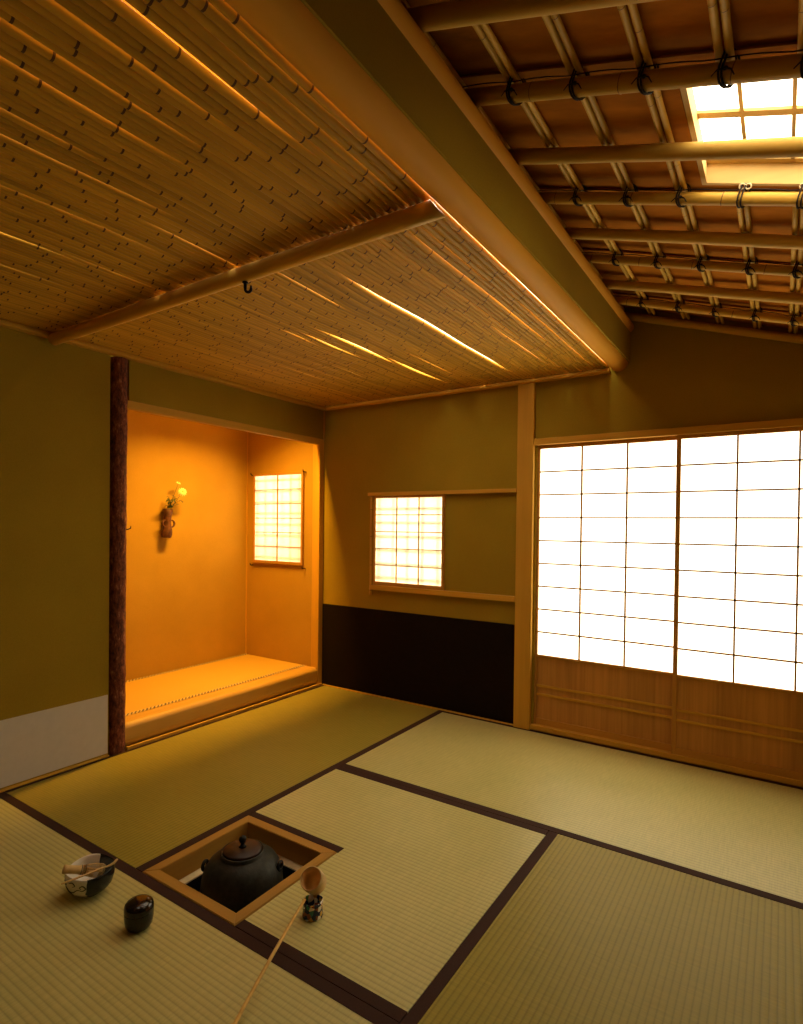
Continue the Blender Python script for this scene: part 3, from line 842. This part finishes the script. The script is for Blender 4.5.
# skylight
W_SKY = wood('pale_skylight_wood', (.60, .41, .16), 'x', .6, .12, 1, .1)
sk = struct(obj('window_3', frame_ring(new(), SKY[0] + .001, SKY[1] - .001, SKY[2] + .001, SKY[3] - .001, .012, 0, .5), W_SKY), 'skylight set into the sloping board ceiling')
def shear(o, f):
    for v in o.data.vertices: f(v)
Mk = WM[sk.name]
for v in sk.data.vertices:
    w = Mk @ v.co
    w.z = zp(w.x, .040 if v.co.z < .1 else .112); v.co = Mk.inverted() @ w
bm = bx(SKY[0] + .012, SKY[1] - .012, SKY[2] + .012, SKY[3] - .012, 0, .003)
for v in bm.verts: v.co.z += zp(v.co.x, .103)
obj('paper', bm, SKYPAPER, sk)
bm = new()
for x in (2.490, 2.588, 2.686): box(bm, x - .004, x + .004, SKY[2] + .013, SKY[3] - .013, 0, .010)
for y in (-1.430, ): box(bm, SKY[0] + .013, SKY[1] - .013, y - .011, y + .011, .001, .008)
box(bm, SKY[0] + .013, SKY[1] - .013, SKY[3] - .034, SKY[3] - .013, .000, .010)
for v in bm.verts: v.co.z += zp(v.co.x, .091)
obj('lattice', bm, W_SKY, sk)

# ------------------------------------------------------------------ paper screens
def screen(X0, X1, Y, label, name='sliding_screen'):
    """tall sliding screen; Y is its face toward the room"""
    D = .022; z0, z1, zm = .030, 1.512, .400
    t = thing(name, label, 'paper screen', ((X0 + X1) / 2, Y + D / 2, z0), 'tall sliding paper screens')
    for a, b in ((X0, X0 + .019), (X1 - .019, X1)): obj('stile', bx(a, b, Y, Y + D, z0, z1, bev=.0015), W_SASH['z'], t)
    for a, b in ((z1 - .018, z1), (zm - .013, zm), (z0, z0 + .032)): obj('rail', bx(X0 + .0192, X1 - .0192, Y + .0006, Y + D - .001, a, b), W_SASH['x'], t)
    ix0, ix1 = X0 + .019, X1 - .019
    bm = new()
    for k in (1, 2):
        x = ix0 + (ix1 - ix0) * k / 3; box(bm, x - .0038, x + .0038, Y + .005, Y + .0145, zm, z1 - .018)
    for k in range(1, 9):
        z = zm + (z1 - .018 - zm) * k / 9; box(bm, ix0, ix1, Y + .005, Y + .014, z - .0035, z + .0035)
    obj('lattice', bm, W_SASH['x'], t)
    o = obj('paper', bx(ix0, ix1, Y + .0150, Y + .0165, zm, z1 - .018), SHOJI, t); o['label'] = 'glowing white paper'
    pn = obj('lower_panel', bx(ix0, ix1, Y + .0085, Y + .014, z0 + .032, zm - .013), W_PANEL, t)
    for z in (.236, .190): obj('batten', bx(ix0, ix1, Y + .0015, Y + .0085, z - .006, z + .006, bev=.001), W_HINOKI['x'], pn)
    return t
screen(1.484, 2.184, .009, 'left tall paper sliding screen, next to the square pillar')
screen(2.167, 2.883, -.0145, 'right tall paper sliding screen, running out of the picture')
struct(obj('trim_5', bx(1.481, RX + .02, -.024, .060, 1.512, 1.545, bev=.002), W_HINOKI['x']), 'pale head rail above the tall paper screens')
struct(obj('trim_6', bx(1.481, RX + .02, -.020, .060, .007, .030, bev=.001), W_HINOKI['x']), 'pale floor track under the tall paper screens')

# small window in the back wall with its hanging screen and rails
def lattice_outside(X0, X1, Z0, Z1, Y, nx, zs, parent, ax='x'):
    bm = new()
    for k in range(nx):
        x = X0 + (X1 - X0) * (k + .5) / nx; tube(bm, [(x, Y, Z0 - .0), (x, Y, Z1)], .0045, 8)
    for z in zs: tube(bm, [(X0, Y - .008, z), (X1, Y - .008, z)], .0050, 8)
    obj('reed_lattice', bm, BAMB, parent)
wd = struct(obj('window_1', bx(w1[0], w1[1], .0, .088, w1[2], w1[2] + .004), WALL), 'small window in the back wall')
lattice_outside(w1[0], w1[1], w1[2], w1[3], .040, 5, [w1[2] + .06 + k * .082 for k in range(7)], wd)
sc = thing('window_screen', 'small square paper screen covering the window in the back wall', 'paper screen', (.68, -.01, .690))
X0, X1, Z0, Z1, Y = .430, .943, .705, 1.264, -.019
for a, b in ((X0, X0 + .016), (X1 - .016, X1)): obj('stile', bx(a, b, Y, -.002, Z0, Z1, bev=.001), W_SASH['z'], sc)
for a, b in ((Z0, Z0 + .022), (Z1 - .014, Z1)): obj('rail', bx(X0 + .0162, X1 - .0162, Y + .0004, -.002, a, b), W_SASH['x'], sc)
bm = new()
for k in (1, 2):
    x = X0 + .016 + (X1 - X0 - .032) * k / 3; box(bm, x - .003, x + .003, Y + .003, Y + .0095, Z0 + .022, Z1 - .014)
for k in range(1, 5):
    z = Z0 + .022 + (Z1 - Z0 - .036) * k / 5; box(bm, X0 + .016, X1 - .016, Y + .003, Y + .009, z - .0026, z + .0026)
obj('lattice', bm, W_SASH['x'], sc)
o = obj('paper', bx(X0 + .016, X1 - .016, Y + .0105, Y + .0112, Z0 + .022, Z1 - .014), PAPER_T, sc); o['label'] = 'daylit white paper'
for n_, a, b, lb, xs in (('trim_8', 1.265, 1.286, 'pale upper rail above the small window screen', .392), ('trim_9', .674, .704, 'pale lower rail under the small window screen', .420)):
    struct(obj(n_, bx(xs, 1.388, -.028, -.0005, a, b, bev=.0015), W_HINOKI['x']), lb)
M, L = along((.411, -.012, .640), (.411, -.012, 1.2645))
tag(obj('bamboo_stop', bamboo_mesh(L, .0075, .007, [.03, .19, .37, .54], 12, 1.1), [BAMB, BAMBNODE], None, M), 'thin upright bamboo strip at the left edge of the small window screen', 'bamboo strip')

# alcove window
wd = struct(obj('window_2', bx(w2[0], w2[1], -.028, .088, w2[2], w2[2] + .004), ALC), 'small window in the right side of the alcove')
lattice_outside(w2[0], w2[1], w2[2], w2[3], .012, 6, [w2[2] + .05 + k * .075 for k in range(8)], wd)
sc = thing('hanging_screen', 'narrow paper screen hung over the alcove window', 'paper screen', (-.39, -.045, .80))
X0, X1, Z0, Z1, Y = -.635, -.144, .800, 1.440, -.050
for a, b in ((X0, X0 + .016), (X1 - .016, X1)): obj('stile', bx(a, b, Y, -.032, Z0, Z1, bev=.001), W_SASH['z'], sc)
for a, b in ((Z0, Z0 + .020), (Z1 - .014, Z1)): obj('rail', bx(X0 + .0162, X1 - .0162, Y + .0004, -.032, a, b), W_SASH['x'], sc)
bm = new()
x = (X0 + X1) / 2; box(bm, x - .004, x + .004, Y + .003, Y + .010, Z0 + .02, Z1 - .014)
for k in range(1, 6):
    z = Z0 + .02 + (Z1 - Z0 - .034) * k / 6; box(bm, X0 + .016, X1 - .016, Y + .003, Y + .009, z - .0028, z + .0028)
obj('lattice', bm, W_SASH['x'], sc)
o = obj('paper', bx(X0 + .016, X1 - .016, Y + .0105, Y + .0112, Z0 + .02, Z1 - .014), PAPER_T, sc); o['label'] = 'daylit white paper'
for x, z, lb in ((X0 - .010, Z1 - .005, 'bent nail hook at the upper left of the alcove window'), (X1 + .012, Z1 - .002, 'bent nail hook at the upper right of the alcove window'),
                 (X0 - .010, Z0 - .02, 'bent nail hook at the lower left of the alcove window'), (X1 + .012, Z0 - .02, 'bent nail hook at the lower right of the alcove window')):
    bm = new(); tube(bm, [(x, -.0305, z), (x, -.050, z), (x, -.060, z + .004), (x, -.062, z + .016)], [.004, .004, .004, .003], 8)
    tag(obj('nail_hook', bm, BLACKIRON), lb, 'hook', 'hooks around the alcove window')

# ------------------------------------------------------------------ hanging vase and flowers
VX, VY, VZ = AXB + .040, -.722, .985
VASE = plain('brown_vase', (.10, .034, .014), .6, 0, .55, 45, .5)
vs = thing('hanging_vase', 'reddish brown flower vase hung on the alcove wall', 'vase', (VX, VY, VZ))
bm = new(); n = 28; prof = [(.024, 0), (.033, .004), (.036, .022), (.034, .046), (.027, .072), (.024, .095), (.026, .125), (.031, .158), (.036, .183), (.032, .184), (.026, .160), (.021, .125), (.018, .100)]
rings = []
for j, (r, z) in enumerate(prof):
    ring = []
    for k in range(n):
        a = 2 * PI * k / n; d = 1 + .10 * math.cos(2 * a + .6) + .05 * math.sin(3 * a + z * 20)
        ring.append(bm.verts.new((r * d * math.cos(a) * .85 + .004 * math.sin(z * 25), r * d * math.sin(a) + .012 * (z / .186) , z)))
    rings.append(ring)
for i in range(len(rings) - 1):
    for k in range(n):
        f = bm.faces.new((rings[i][k], rings[i][(k + 1) % n], rings[i + 1][(k + 1) % n], rings[i + 1][k])); f.smooth = True
bm.faces.new(rings[0]); bm.faces.new(rings[-1])
obj('body', bm, VASE, vs, Matrix.Translation((VX, VY, VZ)))
for s in (-1, 1):
    bm = new(); pts = []
    for k in range(9):
        a = PI * k / 8; pts.append((VX + .012, VY + .006 + s * (.022 + .020 * math.sin(a)), VZ + .090 + .022 * math.cos(a) + .0 * s))
    tube(bm, pts, [.004, .005, .006, .007, .007, .007, .006, .005, .004], 8)
    obj('side_handle', bm, VASE, vs)
STEM = plain('stem_green', (.06, .065, .015), .6); LEAF = plain('leaf_green', (.055, .065, .016), .5, 0, .3, 60)
PETAL = plain('cream_petal', (.88, .80, .42), .6, 0, .05, 60); HEARTY = plain('flower_heart', (.55, .42, .05), .8)
mouth = Vector((VX, VY + .012, VZ + .182))
def leaf(bm, p, d, up, L, w):
    d = d.normalized(); s = d.cross(up).normalized(); nn = s.cross(d)
    pr = [0, .35, .75, 1, .8, .4, 0]; cs = []
    for i, q in enumerate(pr):
        t = i / (len(pr) - 1); c = p + d * L * t - nn * L * .25 * t * t
        cs.append((c - s * w * q + nn * w * .3 * q, c, c + s * w * q + nn * w * .3 * q))
    V = [[bm.verts.new(v) for v in r] for r in cs]
    for i in range(len(V) - 1):
        for k in (0, 1):
            f = bm.faces.new((V[i][k], V[i][k + 1], V[i + 1][k + 1], V[i + 1][k])); f.smooth = True
def flower(tip, face, rad, layers, label, off):
    mouth_ = mouth + Vector(off)
    t = thing('flower', label, 'flower', mouth)
    bm = new(); m0 = mouth_ - Vector((0, 0, .07)); tube(bm, [m0, mouth_, mouth_.lerp(tip, .5) + Vector((.006, -.004, 0)), tip], .0016, 6)
    obj('stem', bm, STEM, t)
    face = face.normalized(); q = Vector((0, 0, 1)).rotation_difference(face)
    M = Matrix.Translation(tip) @ q.to_matrix().to_4x4(); bm = new()
    for ly in range(layers):
        np_ = 13; R = rad * (1 - .22 * ly)
        for k in range(np_):
            a = 2 * PI * (k + .5 * ly) / np_; d = Vector((math.cos(a), math.sin(a), .15 + .3 * ly))
            leaf(bm, Vector((0, 0, .001 * ly)), d, Vector((0, 0, 1)), R, R * .2)
    obj('petals', bm, PETAL, t, M)
    bm = lathe(new(), [(0, -.003), (rad * .2, -.001), (rad * .24, .003), (rad * .15, .006), (0, .007)], 14)
    obj('flower_heart', bm, HEARTY, t, M)
    return t
flower(Vector((VX + .045, -.640, 1.280)), Vector((.8, -.35, .25)), .030, 3, 'large open cream flower leaning right out of the hanging vase', (.008, .010, 0))
flower(Vector((VX + .025, -.655, 1.337)), Vector((.5, .1, .8)), .017, 2, 'small cream flower standing highest above the hanging vase', (-.010, .008, 0))
sp = thing('leaf_sprig', 'sprig of small dark leaves filling the mouth of the hanging vase', 'leaves', mouth)
rl = random.Random(9); bms = new(); tips = []
for k in range(10):
    tp = mouth + Vector((rl.uniform(.0, .05), rl.uniform(-.03, .085), rl.uniform(.015, .095)))
    tube(bms, [mouth + Vector((.004, -.012, -.05)), mouth + Vector((.004, -.012, .004)), mouth.lerp(tp, .55) + Vector((.004, 0, .01)), tp], .0011, 5); tips.append(tp)
obj('stems', bms, STEM, sp)
for tp in tips:
    for q in range(4):
        bm = new(); d = Vector((rl.uniform(-.3, .9), rl.uniform(-1, 1), rl.uniform(-.5, .8)))
        leaf(bm, mouth.lerp(tp, rl.uniform(.55, 1)), d, Vector((.5, .1, 1)), rl.uniform(.022, .034), rl.uniform(.006, .010))
        obj('leaf', bm, LEAF, sp)

# ------------------------------------------------------------------ light
def area(name, loc, target, sx, sy, power, col, spread=PI):
    l = bpy.data.lights.new(name, 'AREA'); l.shape = 'RECTANGLE'; l.size = sx; l.size_y = sy; l.energy = power; l.color = col; l.spread = spread
    o = bpy.data.objects.new(name, l); C.objects.link(o); o.location = loc
    d = Vector(target) - Vector(loc); o.rotation_euler = d.to_track_quat('-Z', 'Y').to_euler(); o['kind'] = 'structure'
    return o
# lamp in the void above the bamboo ceiling
area('void_lamp', (1.0, -.80, 2.45), (1.0, -.80, 1.8), 1.7, 1.3, 210, (1, .90, .66))
area('void_lamp_near', (1.15, -1.95, 2.45), (1.15, -1.95, 1.8), .7, .9, 40, (1, .94, .74))
# tungsten lamp hidden behind the alcove lintel
area('alcove_lamp', (-.076, -.62, 1.90), (-.17, -.62, .5), .5, .05, 35, (1, .51, .06), 2.25)
# daylight outside the two small windows
area('window_daylight', (.72, .85, 1.25), (.68, .0, .98), .36, .36, 85, (1, .86, .58))
area('alcove_window_daylight', (-.36, .85, 1.3), (-.39, 0, 1.1), .36, .36, 55, (1, .84, .52))

w = bpy.data.worlds.new('world'); bpy.context.scene.world = w; w.use_nodes = True
w.node_tree.nodes['Background'].inputs[0].default_value = (.9, .85, .75, 1); w.node_tree.nodes['Background'].inputs[1].default_value = .25

# ------------------------------------------------------------------ camera
cx, cy, cz, yaw, pitch, roll, fpx, sx, sy = 2.58137, -2.9384, 1.07278, 0.58524, -0.01248, 0.01178, 574.35919, 0.0, 21.89177
f = Vector((-math.sin(yaw) * math.cos(pitch), math.cos(yaw) * math.cos(pitch), math.sin(pitch))); r = Vector((math.cos(yaw), math.sin(yaw), 0)); u = r.cross(f)
r2 = math.cos(roll) * r + math.sin(roll) * u; u2 = -math.sin(roll) * r + math.cos(roll) * u
cam = bpy.data.cameras.new('camera'); co = bpy.data.objects.new('camera', cam); C.objects.link(co)
co.matrix_world = Matrix(((r2.x, u2.x, -f.x, cx), (r2.y, u2.y, -f.y, cy), (r2.z, u2.z, -f.z, cz), (0, 0, 0, 1)))
cam.sensor_fit = 'VERTICAL'; cam.sensor_height = 36; cam.sensor_width = 36 * 803 / 1024; cam.lens = fpx / 1024 * 36
cam.shift_y = sy / 1024; cam.shift_x = -sx / 1024; cam.clip_start = .01
S = bpy.context.scene; S.camera = co
S.view_settings.view_transform = 'Standard'; S.view_settings.look = 'None'; S.view_settings.gamma = 1; S.view_settings.exposure = -.4
S.view_settings.use_curve_mapping = False
S.cycles.use_denoising = True; S.cycles.max_bounces = 10; S.cycles.diffuse_bounces = 6; S.cycles.sample_clamp_indirect = 6
